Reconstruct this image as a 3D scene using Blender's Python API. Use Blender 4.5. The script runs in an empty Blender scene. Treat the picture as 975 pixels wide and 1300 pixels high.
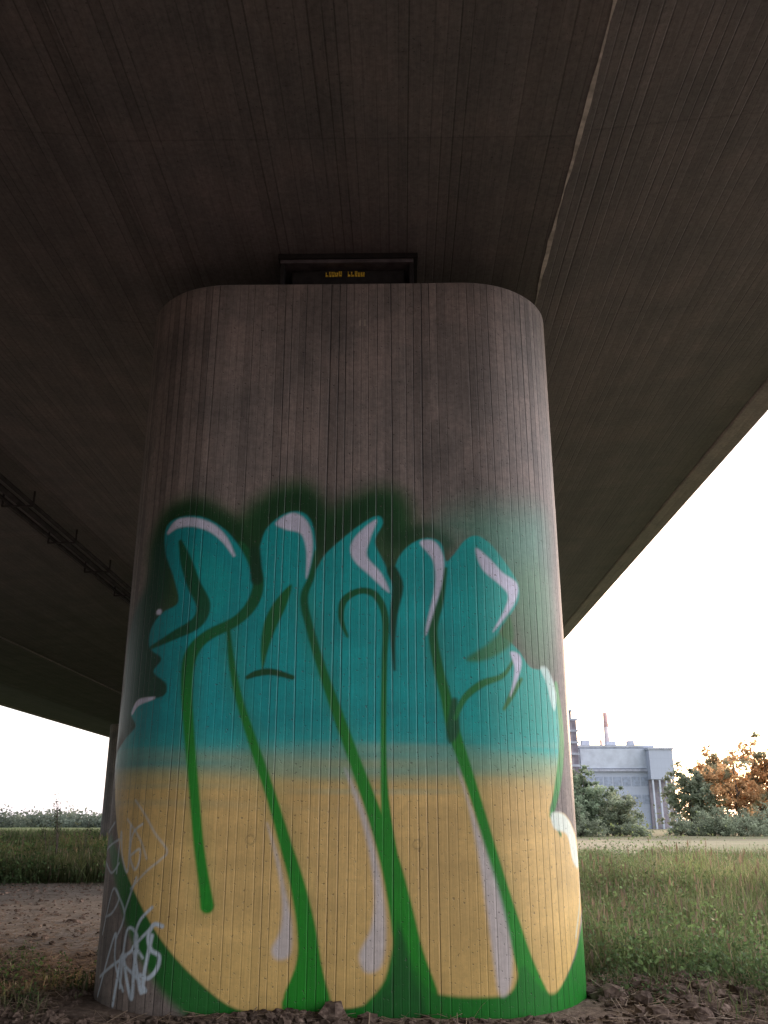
import bpy, math, random
import numpy as np
from mathutils import Vector
random.seed(7); rng=np.random.default_rng(7)
scene=bpy.context.scene
COL=scene.collection

# ------------------------------------------------------------ helpers
def link(o,parent=None):
    COL.objects.link(o)
    if parent is not None: o.parent=parent
    return o
def tag(o,label=None,category=None,group=None,kind=None):
    if label: o["label"]=label
    if category: o["category"]=category
    if group: o["group"]=group
    if kind: o["kind"]=kind
    return o
def np_mesh(name,V,F,smooth=False,cols=None,attrs=None,mats=None):
    V=np.asarray(V,dtype=np.float32); F=np.asarray(F,dtype=np.int32)
    me=bpy.data.meshes.new(name)
    me.vertices.add(len(V)); me.vertices.foreach_set("co",V.ravel())
    m,k=F.shape
    me.loops.add(m*k); me.loops.foreach_set("vertex_index",F.ravel())
    me.polygons.add(m); me.polygons.foreach_set("loop_start",np.arange(m,dtype=np.int32)*k)
    me.polygons.foreach_set("use_smooth",np.full(m,smooth,dtype=bool))
    me.update(calc_edges=True)
    if cols is not None:
        a=me.attributes.new("Col",'FLOAT_COLOR','POINT')
        c=np.ones((len(V),4),dtype=np.float32); c[:,:cols.shape[1]]=cols
        a.data.foreach_set("color",c.ravel())
    if attrs:
        for n,v in attrs.items():
            a=me.attributes.new(n,'FLOAT','POINT'); a.data.foreach_set("value",np.asarray(v,dtype=np.float32))
    if mats:
        for mt in mats: me.materials.append(mt)
    return me
def py_mesh(name,V,F,mat=None,smooth=False):
    me=bpy.data.meshes.new(name); me.from_pydata([tuple(v) for v in V],[],F)
    if smooth:
        for p in me.polygons: p.use_smooth=True
    if mat: me.materials.append(mat)
    me.update(); return me
def boxes(name,lst,mat,bevel=0.0,parent=None):
    """one mesh out of axis-aligned boxes (x0,x1,y0,y1,z0,z1)"""
    V=[];F=[]
    for (x0,x1,y0,y1,z0,z1) in lst:
        b=len(V)
        V+=[(x0,y0,z0),(x1,y0,z0),(x1,y1,z0),(x0,y1,z0),(x0,y0,z1),(x1,y0,z1),(x1,y1,z1),(x0,y1,z1)]
        F+=[(b,b+3,b+2,b+1),(b+4,b+5,b+6,b+7),(b,b+1,b+5,b+4),(b+1,b+2,b+6,b+5),(b+2,b+3,b+7,b+6),(b+3,b,b+4,b+7)]
    o=bpy.data.objects.new(name,py_mesh(name,V,F,mat))
    if bevel>0:
        m=o.modifiers.new("bevel",'BEVEL'); m.width=bevel; m.segments=2; m.limit_method='ANGLE'
    return link(o,parent)
def tube(path,rad,n=8):
    V=[];F=[]
    P=[Vector(p) for p in path]
    for i,p in enumerate(P):
        d=(P[min(i+1,len(P)-1)]-P[max(i-1,0)]).normalized()
        a=d.orthogonal().normalized() if abs(d.z)>0.9 else d.cross(Vector((0,0,1))).normalized()
        b=d.cross(a)
        for j in range(n):
            t=2*math.pi*j/n
            V.append(p+(a*math.cos(t)+b*math.sin(t))*rad[i])
    for i in range(len(P)-1):
        for j in range(n):
            F.append((i*n+j,i*n+(j+1)%n,(i+1)*n+(j+1)%n,(i+1)*n+j))
    F.append(tuple(range(n-1,-1,-1))); F.append(tuple((len(P)-1)*n+j for j in range(n)))
    return V,F
def merge(parts):
    V=[];F=[]
    for v,f in parts:
        b=len(V); V+=list(v); F+=[tuple(i+b for i in q) for q in f]
    return V,F

class NT:
    def __init__(s,name):
        s.mat=bpy.data.materials.new(name); s.mat.use_nodes=True
        s.t=s.mat.node_tree; s.t.nodes.clear()
        s.out=s.t.nodes.new('ShaderNodeOutputMaterial')
    def n(s,typ,**k):
        x=s.t.nodes.new(typ)
        for a,b in k.items(): setattr(x,a,b)
        return x
    def l(s,a,b): s.t.links.new(a,b)
    def put(s,sock,v):
        if isinstance(v,bpy.types.NodeSocket): s.l(v,sock)
        else: sock.default_value=v
    def math(s,op,a,b=0.0,c=0.0,clamp=False):
        x=s.n('ShaderNodeMath',operation=op,use_clamp=clamp)
        s.put(x.inputs[0],a); s.put(x.inputs[1],b); s.put(x.inputs[2],c); return x.outputs[0]
    def mix(s,f,a,b,mode='MIX'):
        x=s.n('ShaderNodeMix',data_type='RGBA',blend_type=mode)
        s.put(x.inputs['Factor'],f)
        A=[i for i in x.inputs if i.name=='A' and i.type=='RGBA'][0]; B=[i for i in x.inputs if i.name=='B' and i.type=='RGBA'][0]
        s.put(A,a if not isinstance(a,tuple) else (*a,1)); s.put(B,b if not isinstance(b,tuple) else (*b,1))
        return [o for o in x.outputs if o.type=='RGBA'][0]
    def noise(s,vec,scale,detail=4,rough=0.55):
        x=s.n('ShaderNodeTexNoise'); x.inputs['Scale'].default_value=scale; x.inputs['Detail'].default_value=detail
        x.inputs['Roughness'].default_value=rough; s.l(vec,x.inputs['Vector']); return x.outputs['Fac']
    def ramp(s,v,lo,hi,a=0.0,b=1.0):
        x=s.n('ShaderNodeMapRange'); s.put(x.inputs[0],v)
        for i,k in zip((1,2,3,4),(lo,hi,a,b)): x.inputs[i].default_value=k
        x.interpolation_type='SMOOTHSTEP'; return x.outputs[0]
    def xyz(s,x,y,z=0.0):
        c=s.n('ShaderNodeCombineXYZ'); s.put(c.inputs[0],x); s.put(c.inputs[1],y); s.put(c.inputs[2],z); return c.outputs[0]
    def wn(s,v,w=None):
        x=s.n('ShaderNodeTexWhiteNoise',noise_dimensions='2D')
        s.l(v,x.inputs['Vector']); return x.outputs['Value']
    def bsdf(s,col,rough=0.8,bump=None,bs=0.3,bd=0.02,metal=0.0,spec=0.3):
        p=s.n('ShaderNodeBsdfPrincipled'); s.put(p.inputs['Base Color'],col if not isinstance(col,tuple) else (*col,1))
        s.put(p.inputs['Roughness'],rough); p.inputs['Metallic'].default_value=metal
        p.inputs['Specular IOR Level'].default_value=spec
        if bump is not None:
            b=s.n('ShaderNodeBump'); b.inputs['Strength'].default_value=bs; b.inputs['Distance'].default_value=bd
            s.l(bump,b.inputs['Height']); s.l(b.outputs[0],p.inputs['Normal'])
        return p
    def done(s,sh): s.l(sh.outputs[0],s.out.inputs[0]); return s.mat

def simple(name,col,rough=0.7,var=0.25,scale=6,metal=0.0,bump=0.2):
    m=NT(name); tc=m.n('ShaderNodeTexCoord').outputs['Object']
    f=m.noise(tc,scale,5); f2=m.ramp(f,0.3,0.7)
    c=m.mix(f2,tuple(x*(1-var) for x in col),tuple(min(1,x*(1+var)) for x in col))
    return m.done(m.bsdf(c,rough,f,bump,0.01,metal))

def concrete(name,base,source,board=0.1,length=4.0,paint=False,panel=None,seamk=0.55,tint=0.22,joint=0.7,sw=0.10,bmp=0.7,mo=0.34,rgh=0.72):
    m=NT(name)
    if source=='UV':
        v=m.n('ShaderNodeUVMap',uv_map="UVMap").outputs[0]
    else:
        v=m.n('ShaderNodeTexCoord').outputs['Object']
    sp=m.n('ShaderNodeSeparateXYZ'); m.l(v,sp.inputs[0]); U,W=sp.outputs[0],sp.outputs[1]
    wob=m.noise(m.xyz(m.math('MULTIPLY',U,2.2),m.math('MULTIPLY',W,0.06)),1.0,3)
    Uw=m.math('ADD',U,m.math('MULTIPLY',wob,0.14))
    ub=m.math('DIVIDE',Uw,board); uid=m.math('FLOOR',ub)
    r1=m.wn(m.xyz(uid,3.3))
    vb=m.math('ADD',m.math('DIVIDE',W,length),m.math('MULTIPLY',r1,7.0)); vid=m.math('FLOOR',vb)
    r2=m.wn(m.xyz(uid,vid))
    du=m.math('PINGPONG',ub,0.5)
    seam=m.ramp(du,0.0,sw,1.0,0.0)
    r3=m.ramp(m.wn(m.xyz(m.math('ROUND',ub),9.1)),0.05,0.9,0.2,1.0)
    brk=m.ramp(m.noise(m.xyz(m.math('MULTIPLY',U,6.0),m.math('MULTIPLY',W,0.6)),1.0,3),0.24,0.54)
    seam=m.math('MULTIPLY',m.math('MULTIPLY',seam,r3),brk)
    if joint>0:
        dv=m.math('PINGPONG',vb,0.5); vseam=m.ramp(dv,0.0,0.003,joint,0.0)
        seam=m.math('MAXIMUM',seam,vseam)
    grain=m.noise(m.xyz(m.math('MULTIPLY',U,60.0),m.math('MULTIPLY',W,2.5)),1.0,4,0.6)
    mott=m.noise(m.xyz(U,W),1.3,6,0.65)
    streak=m.noise(m.xyz(m.math('MULTIPLY',U,9.0),m.math('MULTIPLY',W,0.3)),1.0,5,0.65)
    fine=m.noise(m.xyz(U,W),18.0,5,0.75)
    pits=m.ramp(m.noise(m.xyz(U,W),34.0,2,0.5),0.64,0.72)
    k=m.math('ADD',m.math('MULTIPLY',m.math('SUBTRACT',r2,0.5),tint*2),1.0)
    k=m.math('MULTIPLY',k,m.ramp(mott,0.25,0.75,1-mo,1+mo))
    k=m.math('MULTIPLY',k,m.ramp(streak,0.25,0.75,1-mo*.5,1+mo*.5))
    k=m.math('MULTIPLY',k,m.ramp(grain,0.2,0.8,0.86,1.14))
    k=m.math('MULTIPLY',k,m.ramp(fine,0.25,0.75,0.76,1.24))
    k=m.math('MULTIPLY',k,m.math('SUBTRACT',1.0,m.math('MULTIPLY',seam,seamk)))
    k=m.math('MULTIPLY',k,m.math('SUBTRACT',1.0,m.math('MULTIPLY',pits,0.45)))
    if panel:
        pv=m.math('DIVIDE',W,panel); pid=m.math('FLOOR',pv)
        pr=m.wn(m.xyz(pid,m.math('FLOOR',m.math('DIVIDE',U,panel*0.8))))
        k=m.math('MULTIPLY',k,m.math('ADD',0.94,m.math('MULTIPLY',pr,0.12)))
        pj=m.ramp(m.math('PINGPONG',pv,0.5),0.0,0.005,0.22,0.0)
        k=m.math('MULTIPLY',k,m.math('SUBTRACT',1.0,pj))
    warm=m.mix(m.ramp(mott,0.35,0.7),tuple(base),(base[0]*1.05,base[1]*0.98,base[2]*0.95))
    colr=m.mix(1.0,warm,m.xyz(k,k,k),'MULTIPLY')
    h=m.math('ADD',m.math('MULTIPLY',m.math('SUBTRACT',1.0,seam),1.0),m.math('MULTIPLY',r2,0.35))
    h=m.math('ADD',h,m.math('MULTIPLY',grain,0.3)); h=m.math('SUBTRACT',h,m.math('MULTIPLY',pits,0.5))
    rough=rgh
    if paint:
        at=m.n('ShaderNodeAttribute',attribute_name="Col"); cov=m.n('ShaderNodeAttribute',attribute_name="cover").outputs['Fac']
        kp=m.math('ADD',0.58,m.math('MULTIPLY',k,0.42))
        kp=m.math('MINIMUM',kp,1.18)
        pc=m.mix(1.0,at.outputs['Color'],m.xyz(kp,kp,kp),'MULTIPLY')
        cf=m.math('MULTIPLY',cov,m.math('SUBTRACT',1.0,m.math('MULTIPLY',pits,0.35)))
        cf=m.math('MULTIPLY',cf,m.ramp(grain,0.1,0.5,0.9,1.0))
        colr=m.mix(cf,colr,pc)
        rough=m.math('SUBTRACT',rgh,m.math('MULTIPLY',cov,0.18))
    return m.done(m.bsdf(colr,rough,h,bmp,0.009,0,0.45))

# ------------------------------------------------------------ camera
PITCH=math.radians(19.0); YAW=math.radians(0.97); FPX=1150.0; CAMH=1.5
cam=bpy.data.cameras.new("camera"); co=bpy.data.objects.new("camera",cam); link(co)
cam.sensor_fit='VERTICAL'; cam.sensor_height=36; cam.sensor_width=27; cam.lens=FPX/1300*36
cam.clip_end=8000; cam.clip_start=0.1
co.location=(0,0,CAMH); co.rotation_euler=(math.pi/2+PITCH,0,YAW)
scene.camera=co
scene.view_settings.view_transform='Standard'; scene.view_settings.look='None'; scene.view_settings.exposure=0

# ------------------------------------------------------------ pier
XL,XR,Y0,R,DEP,HT=-2.82,1.70,8.40,1.0,2.5,7.0
XC=(XL+XR)/2; HW=(XR-XL)/2; FL=HW-R; ARC=math.pi/2*R
def perim(s):
    a=abs(s); sg=1 if s>=0 else -1
    if a<=FL: return sg*a,0.0
    if a<=FL+ARC:
        t=(a-FL)/R; return sg*(FL+R*math.sin(t)),R-R*math.cos(t)
    a2=a-FL-ARC; side=DEP-2*R
    if a2<=side: return sg*HW,R+a2
    a3=a2-side
    if a3<=ARC:
        t=a3/R; return sg*(FL+R*math.cos(t)),DEP-R+R*math.sin(t)
    a4=a3-ARC
    return sg*(FL-a4),DEP
SIDE=FL+ARC+(DEP-2*R)+ARC+FL
def wall(px,py):
    """survey: photo measurement -> (arc length, height) on the painted concrete"""
    xc=(px-487.5)/FPX; yc=(650-py)/FPX
    c,s=math.cos(PITCH),math.sin(PITCH); cy,sy=math.cos(YAW),math.sin(YAW)
    dx=-sy*c+xc*cy+yc*sy*s; dy=cy*c+xc*sy-yc*cy*s; dz=s+yc*c
    t=Y0/dy; x=dx*t-XC
    if abs(x)<=FL: return x,CAMH+dz*t
    sg=1 if x>0 else -1; cx=XC+sg*FL; cyy=Y0+R
    A=dx*dx+dy*dy; B=-2*(dx*cx+dy*cyy); C=cx*cx+cyy*cyy-R*R
    D=B*B-4*A*C
    t=(-B-math.sqrt(D))/(2*A) if D>0 else -B/(2*A)
    hx=dx*t-cx; hy=cyy-dy*t
    ang=math.atan2(sg*hx,hy)
    u=FL+ang*R
    if D<=0: u+=(math.hypot(hx,hy)-R)
    return sg*u,CAMH+dz*t

umax=FL+ARC+0.2
us=list(np.arange(-umax,umax+0.001,0.0105))
rest=2*(SIDE-umax); nb=26
us+= [umax+rest*(i+1)/(nb+1) for i in range(nb)]
us=np.array(us); NU=len(us)
zs=np.concatenate([[-0.4],np.arange(-0.1,HT-0.02,0.0105),[HT-0.02,HT]]); NZ=len(zs)
PX=[]
for s in us:
    ss=s if s<=SIDE else s-2*SIDE
    PX.append(perim(ss))
PX=np.array(PX)
def inset(P,k):
    c=np.array([0,DEP/2]); d=P-c; return c+d*(1-k/np.linalg.norm(d,axis=1))[:,None]
G=np.zeros((NZ,NU,3))
for i,z in enumerate(zs):
    p=PX if i<NZ-1 else inset(PX,0.02)
    G[i,:,0]=p[:,0]; G[i,:,1]=p[:,1]; G[i,:,2]=z
UU=np.tile(us,(NZ,1)); ZZ=np.tile(zs[:,None],(1,NU))
C=np.zeros((NZ,NU,3)); A=np.zeros((NZ,NU))
def lin(c):
    c=np.array(c,dtype=float)/255.0
    return np.where(c<=0.04045,c/12.92,((c+0.055)/1.055)**2.4)
def sst(x,a,b):
    t=np.clip((x-a)/(b-a),0,1); return t*t*(3-2*t)
def blend(sl,col,a):
    a0=A[sl]; na=a+a0*(1-a); den=np.maximum(na,1e-5)
    C[sl]=(np.asarray(col)*a[...,None]+C[sl]*(a0*(1-a))[...,None])/den[...,None]; A[sl]=na
def region(pts,pad):
    u0,u1=min(p[0] for p in pts)-pad,max(p[0] for p in pts)+pad
    z0,z1=min(p[1] for p in pts)-pad,max(p[1] for p in pts)+pad
    i0,i1=np.searchsorted(zs,z0),np.searchsorted(zs,z1); 
    nf=NU-nb
    j0,j1=np.searchsorted(us[:nf],u0),np.searchsorted(us[:nf],u1)
    return (slice(i0,i1),slice(j0,j1))
def cr(pts,closed=False,n=6):
    P=[np.array(p,dtype=float) for p in pts]; out=[]
    m=len(P)
    rngi=range(m) if closed else range(m-1)
    for i in rngi:
        if closed: a,b,c,d=P[(i-1)%m],P[i],P[(i+1)%m],P[(i+2)%m]
        else: a,b,c,d=P[max(i-1,0)],P[i],P[i+1],P[min(i+2,m-1)]
        for k in range(n):
            t=k/n
            out.append(0.5*((2*b)+(-a+c)*t+(2*a-5*b+4*c-d)*t*t+(-a+3*b-3*c+d)*t**3))
    if not closed: out.append(P[-1])
    return out
MPP=0.0076
def stroke(pts,w,col,soft=0.012,alpha=1.0,smooth=True):
    pp=[(p[0],p[1],(p[2] if len(p)>2 else w)) for p in pts]
    q=cr(pp) if smooth else [np.array(p,dtype=float) for p in pp]
    wp=[(*wall(p[0],p[1]),p[2]*MPP/2) for p in q]
    sl=region(wp,max(p[2] for p in wp)+soft*2)
    U=UU[sl];Z=ZZ[sl]
    if U.size==0: return
    best=np.full(U.shape,1e3)
    for a,b in zip(wp[:-1],wp[1:]):
        ex,ez=b[0]-a[0],b[1]-a[1]; L=ex*ex+ez*ez+1e-9
        t=np.clip(((U-a[0])*ex+(Z-a[1])*ez)/L,0,1)
        d=np.hypot(U-a[0]-t*ex,Z-a[1]-t*ez)-(a[2]+(b[2]-a[2])*t)
        best=np.minimum(best,d)
    al=(1-sst(best,-soft,soft))*alpha
    blend(sl,colfn(col,Z),al)
def colfn(col,Z):
    if callable(col): return col(Z)
    return np.asarray(col)
def sdf(pts,pad,smooth=True):
    q=cr(pts,True,5) if smooth else pts
    wp=[wall(p[0],p[1]) for p in q]
    sl=region(wp,pad); U=UU[sl];Z=ZZ[sl]
    best=np.full(U.shape,1e3); ins=np.zeros(U.shape,bool)
    m=len(wp)
    for i in range(m):
        a=wp[i]; b=wp[(i+1)%m]
        ex,ez=b[0]-a[0],b[1]-a[1]; L=ex*ex+ez*ez+1e-9
        t=np.clip(((U-a[0])*ex+(Z-a[1])*ez)/L,0,1)
        best=np.minimum(best,np.hypot(U-a[0]-t*ex,Z-a[1]-t*ez))
        if abs(ez)>1e-9:
            c=((a[1]>Z)!=(b[1]>Z))&(U<ex*(Z-a[1])/ez+a[0]); ins^=c
    return sl,np.where(ins,-best,best),U,Z
def poly(pts,col,soft=0.012,alpha=1.0,smooth=True,grow=0.0):
    sl,d,U,Z=sdf(pts,soft*2+grow+0.02,smooth)
    al=(1-sst(d-grow,-soft,soft))*alpha
    blend(sl,colfn(col,Z),al)
def vnoise(U,Z,fu,fz,seed,oct=3):
    r=np.random.default_rng(seed); o=np.zeros_like(U); amp=1; tot=0
    for k in range(oct):
        for j in range(3):
            a,b=r.uniform(.6,1.4,2); p=r.uniform(0,6.28,2)
            o+=amp*np.sin(U*fu*a*2**k+p[0]+1.3*np.sin(Z*fz*.37*b+p[1]))*np.sin(Z*fz*b*2**k+p[1]+np.sin(U*fu*.5+p[0]))
        tot+=amp*1.5; amp*=.55
    return o/tot

zt=wall(430,960)[1]
GRN=lin((20,136,26))
zA=wall(430,760)[1]; zB=wall(430,1010)[1]
def green(Z):
    t=sst(Z,zB,zA)[...,None]; return GRN*(1-t)+lin((3,92,48))*t
WHT=lin((208,208,228))

FILL=[(212,668),(232,656),(258,657),(285,672),(305,695),(318,712),(328,700),(338,672),(360,653),(382,650),(396,664),(401,695),(401,722),
 (412,705),(430,688),(455,668),(478,655),(486,664),(476,688),(488,715),(497,735),(505,710),(520,692),(542,683),(560,690),(566,712),(575,705),
 (590,686),(605,680),(622,690),(642,715),(657,740),(658,762),(645,785),(634,803),(648,815),(660,828),(672,846),(684,850),(694,850),(702,872),(709,905),
 (713,950),(706,1000),(698,1030),(716,1033),(729,1055),(735,1090),(738,1150),(730,1210),(708,1262),(690,1276),(560,1276),(480,1276),(420,1283),(360,1286),
 (300,1281),(252,1246),(206,1195),(172,1135),(154,1085),(147,1030),(147,965),(158,940),(172,922),(166,905),(178,890),(207,884),(211,868),(195,853),
 (205,836),(190,822),(192,798),(206,778),(226,765),(222,738),(210,700)]
HAL=[(192,684),(217,654),(250,645),(300,660),(320,652),(347,630),(385,620),(413,644),(440,634),(480,622),(512,632),(526,664),(545,674),(572,692),
 (560,760),(500,800),(300,800),(220,800),(196,770),(188,720)]
HG=lin((5,72,26))
poly(HAL,HG,soft=0.20,alpha=0.88)
stroke([(204,700,36),(215,660,38),(250,650,38),(300,672,34),(335,648,38),(380,630,40),(415,662,32),(455,648,38),(495,640,42),(515,676,32)],34,HG,soft=0.15,alpha=0.85)
stroke([(205,690,26),(218,660,26),(250,648,26),(290,668,26),(322,700,26),(335,660,24),(365,638,26),(395,645,24),(408,690,22),(440,665,24),(480,640,26),(498,680,22),(520,680,18),(545,672,14),(568,690,12)],26,lin((4,58,22)),soft=0.08,alpha=0.8)
poly([(560,665),(600,645),(650,645),(688,655),(696,720),(690,800),(640,760),(600,700)],lin((62,140,118)),soft=0.30,alpha=0.68)
poly([(640,740),(690,720),(702,850),(660,830)],lin((84,124,88)),soft=0.2,alpha=0.7)
stroke([(205,700,34),(196,750,44),(178,790,56),(168,830,60),(166,870,56),(158,900,46),(148,940,36)],30,lin((4,66,44)),soft=0.10,alpha=0.97)
poly([(196,780),(222,790),(226,850),(222,885),(196,900),(172,930),(158,950),(156,900),(166,850),(178,800)],lin((4,66,46)),soft=0.07,alpha=0.97)
stroke([(140,1070,16),(152,1110,26),(176,1165,40),(212,1220,50),(262,1268,52),(310,1296,50)],30,lin((8,100,28)),soft=0.05,alpha=0.97)
stroke([(300,1300),(400,1302),(560,1300),(700,1300)],46,lin((8,104,26)),soft=0.03)
stroke([(742,1120,8),(742,1180,14),(735,1235,22),(705,1288,30)],12,lin((12,132,28)),soft=0.03)
# fill
sl,d,U,Z=sdf(FILL,0.06)
nz=vnoise(U,Z,1.3,14,3,2)
mixv=sst(Z+nz*0.06,zt-0.28,zt+0.14)
wash=vnoise(U,Z,1.2,9,8)
teal=lin((0,162,162))+(wash*0.12)[...,None]*lin((0,152,148))
tl2=lin((0,144,150)); gr=sst(U,-2.2,0.2)[...,None]; teal=teal*gr+tl2*(1-gr)
rt=sst(U,0.9,1.9)[...,None]*0.6; teal=teal*(1-rt)+lin((44,172,146))*rt
band=np.exp(-((Z-zt-0.10)/0.12)**2)[...,None]*0.4; teal=teal*(1-band)+lin((56,174,168))*band
sand=lin((214,180,114))*(1+0.08*vnoise(U,Z,1.5,14,11)[...,None])
mid=np.exp(-((Z-zt+0.10)/0.16)**2)[...,None]*0.5; sand=sand*(1-mid)+lin((160,168,118))*mid
lo=sst(Z,1.0,0.2)[...,None]*0.15; sand=sand*(1-lo)+lin((190,156,66))*lo
ps=sst(vnoise(U,Z,0.8,20,21,2),0.0,1.0)*np.exp(-((Z-zt+0.24)/0.20)**2)
mixv=np.clip(mixv+ps*0.25,0,1)
ps2=sst(vnoise(U,Z,0.8,18,27,2),0.0,1.0)*np.exp(-((Z-zt-0.02)/0.12)**2)
mixv=np.clip(mixv-ps2*0.2,0,1)
fc=sand*(1-mixv[...,None])+teal*mixv[...,None]
blend(sl,fc,1-sst(d,-0.014,0.014))
def shade(pts,col,soft,al): poly(pts,col,soft,al)
shade([(225,690),(262,700),(292,730),(285,770),(258,780),(245,730)],lin((0,166,162)),0.06,0.6)
for L in ([(290,800),(303,885),(344,1010),(378,1125),(392,1225)],[(386,760),(409,850),(452,970),(494,1090),(519,1210)],[(550,800),(566,885),(606,1020),(637,1125),(667,1225)],[(240,840),(240,930),(252,1070),(262,1150)]):
    stroke([(p[0],p[1],26) for p in L],26,lin((60,120,50)),0.09,0.22)
# ------------ strokes
dk=lin((3,82,50))
stroke([(229,688,6),(236,712,16),(246,742,18),(258,768,18),(250,790,16),(222,806,12),(192,822,5)],12,dk,0.014)
stroke([(306,690,6),(320,712,12),(328,738,14),(321,765,15),(300,788,13),(262,808,14),(242,832,17),(237,870,15),(240,930,13),(246,1000,12),(252,1070,12),(259,1120,13),(263,1150,16)],12,green,0.015)
stroke([(324,700,14),(326,735,16)],12,lin((3,58,30)),0.02)
stroke([(290,800,5),(294,840,8),(303,885,9),(322,945,11),(344,1010,12),(362,1070,14),(378,1125,17),(389,1180,21),(392,1225,28),(388,1275,52)],10,green,0.016)
stroke([(401,700,4),(396,730,8),(386,760,10),(394,800,10),(409,850,11),(430,910,13),(452,970,14),(474,1030,17),(494,1090,22),(508,1150,26),(519,1210,32),(530,1262,44)],10,green,0.016)
stroke([(441,808,3),(433,785,7),(437,762,9),(458,750,8),(478,757,9),(489,785,9),(488,840,7),(487,900,7),(487,960,7),(489,1020,10),(496,1080,14)],8,green,0.012)
stroke([(498,725,14),(505,745,14),(500,780,10),(499,815,6),(501,850,3)],10,lin((3,66,38)),0.016)
stroke([(566,722,4),(560,760,8),(550,800,11),(556,845,12),(566,885,13),(575,925,15),(590,970,13),(606,1020,12),(622,1075,13),(637,1125,14),(652,1175,17),(667,1225,22),(684,1275,34)],10,green,0.015)
stroke([(577,890,8),(575,925,16),(572,940,6)],10,lin((5,88,50)),0.02)
poly([(370,742),(350,762),(336,788),(331,820),(333,850),(340,826),(350,798),(364,768)],lin((12,104,46)),0.014)
stroke([(314,860,5),(326,855,8),(345,853,8),(371,860,6)],7,lin((4,74,34)),0.010)
poly([(646,780),(636,800),(618,818),(592,836),(608,840),(634,830),(652,812)],lin((60,124,66)),0.03,0.85)
stroke([(578,912,5),(590,886,8),(612,868,9),(638,858,6),(652,838,4)],7,lin((34,124,62)),0.014)
stroke([(662,862,4),(652,878,8),(640,900,4)],6,lin((44,124,58)),0.014)
stroke([(706,870,10),(713,930,14),(710,985,14),(700,1035,7)],10,lin((30,132,48)),0.02)
stroke([(702,1038,5),(712,1060,4)],5,lin((28,120,42)),0.015)
poly([(372,1268),(380,1215),(392,1180),(404,1225),(420,1276),(400,1300),(360,1300)],GRN,0.025)
poly([(440,1305),(462,1276),(488,1244),(505,1180),(522,1220),(544,1256),(570,1264),(610,1266),(648,1260),(664,1226),(688,1256),(708,1258),(730,1215),(742,1170),(748,1305)],lin((9,116,26)),0.022)
poly([(505,1170),(515,1200),(524,1240),(540,1290),(470,1290),(496,1240),(503,1200)],lin((8,88,28)),0.03,0.8)
# ------------ highlights
stroke([(214,676,5),(226,665,12),(246,663,12),(268,670,11),(285,685,8),(297,705,3)],10,WHT,0.016)
poly([(350,664),(372,651),(391,664),(397,695),(389,734),(389,700),(382,678),(362,672)],WHT,0.018)
poly([(478,660),(456,676),(445,694),(450,712),(470,731),(494,752),(484,728),(466,706),(470,684)],WHT,0.018)
poly([(533,689),(551,687),(563,708),(561,740),(551,775),(541,806),(542,790),(552,745),(550,712)],WHT,0.018)
poly([(604,696),(622,710),(638,727),(657,742),(652,768),(626,802),(640,775),(645,756),(634,742),(612,722)],WHT,0.018)
poly([(648,828),(660,832),(661,850),(648,884),(652,862),(653,846)],WHT,0.016)
stroke([(168,905,5),(176,892,8),(196,886,3)],6,WHT,0.01)
stroke([(201,777),(203,777)],7,WHT,0.01,smooth=False)
poly([(686,848),(696,850),(706,880),(704,902),(699,890),(694,868)],lin((200,222,214)),0.02,0.8)
def pale(p,al=0.8): poly(p,lin((204,200,206)),0.028,al)
pale([(339,1045),(352,1085),(362,1130),(370,1172),(368,1212),(351,1218),(345,1205),(356,1180),(358,1140),(350,1090)])
pale([(438,976),(458,1018),(474,1070),(486,1130),(490,1190),(483,1228),(464,1234),(456,1212),(471,1178),(475,1130),(465,1065),(449,1010)])
pale([(581,976),(602,1036),(622,1095),(639,1152),(650,1210),(647,1256),(634,1262),(626,1215),(617,1150),(607,1085),(594,1020)])
poly([(700,1033),(716,1034),(729,1058),(734,1100),(727,1092),(720,1060),(704,1052)],lin((214,226,214)),0.018,0.95)
stroke([(733,1080,4),(736,1140,5),(731,1190,3)],4,lin((190,210,200)),0.012,0.7)
# ------------ silver scribbled tags
SIL=lin((200,214,226))
def tags(lines,w,al=0.9,smo=None):
    for L in lines: stroke(L,w,SIL,0.009,al,smooth=(len(L)>2 if smo is None else smo))
tags([[(172,1016),(184,1034),(197,1058),(212,1080),(203,1092),(186,1106),(166,1128)],[(162,1040),(178,1066),(186,1090)]],2.6,0.5)
tags([[(146,1044),(136,1062),(133,1084),(141,1108),(151,1096)],[(136,1080),(151,1066)],[(148,1108),(154,1056),(155,1086),(162,1106),(166,1048)],[(181,1046),(169,1058),(165,1086),(171,1104),(177,1092),(177,1078),(166,1086)]],2.7,0.65)
tags([[(130,1186),(143,1130),(151,1140),(143,1158),(134,1164)],[(147,1130),(158,1160),(148,1190)],[(158,1158),(173,1114)]],2.7,0.7,)
tags([[(124,1264),(146,1186),(146,1222),(156,1258)],[(127,1240),(160,1214)],[(152,1254),(161,1182),(174,1188),(166,1208),(153,1218),(178,1246)],[(193,1152),(177,1170),(171,1196),(181,1216)],[(169,1202),(190,1180)]],3.4,0.9)
tags([[(143,1276),(150,1236),(156,1212),(160,1240),(167,1268),(170,1230),(174,1200)],[(170,1208),(179,1260),(184,1230),(193,1188)]],4.6,0.97,True)
tags([[(206,1176),(195,1174),(188,1190),(192,1206),(202,1214),(199,1230),(188,1242),(178,1238)]],4.6,0.97,True)
tags([[(183,1256),(184,1258)]],5.5,0.95,False)
for (x,y) in [(457,410),(463,410)]: stroke([(x,y-3),(x,y+3)],2.5,lin((170,160,145)),0.006,0.7,False)
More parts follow.
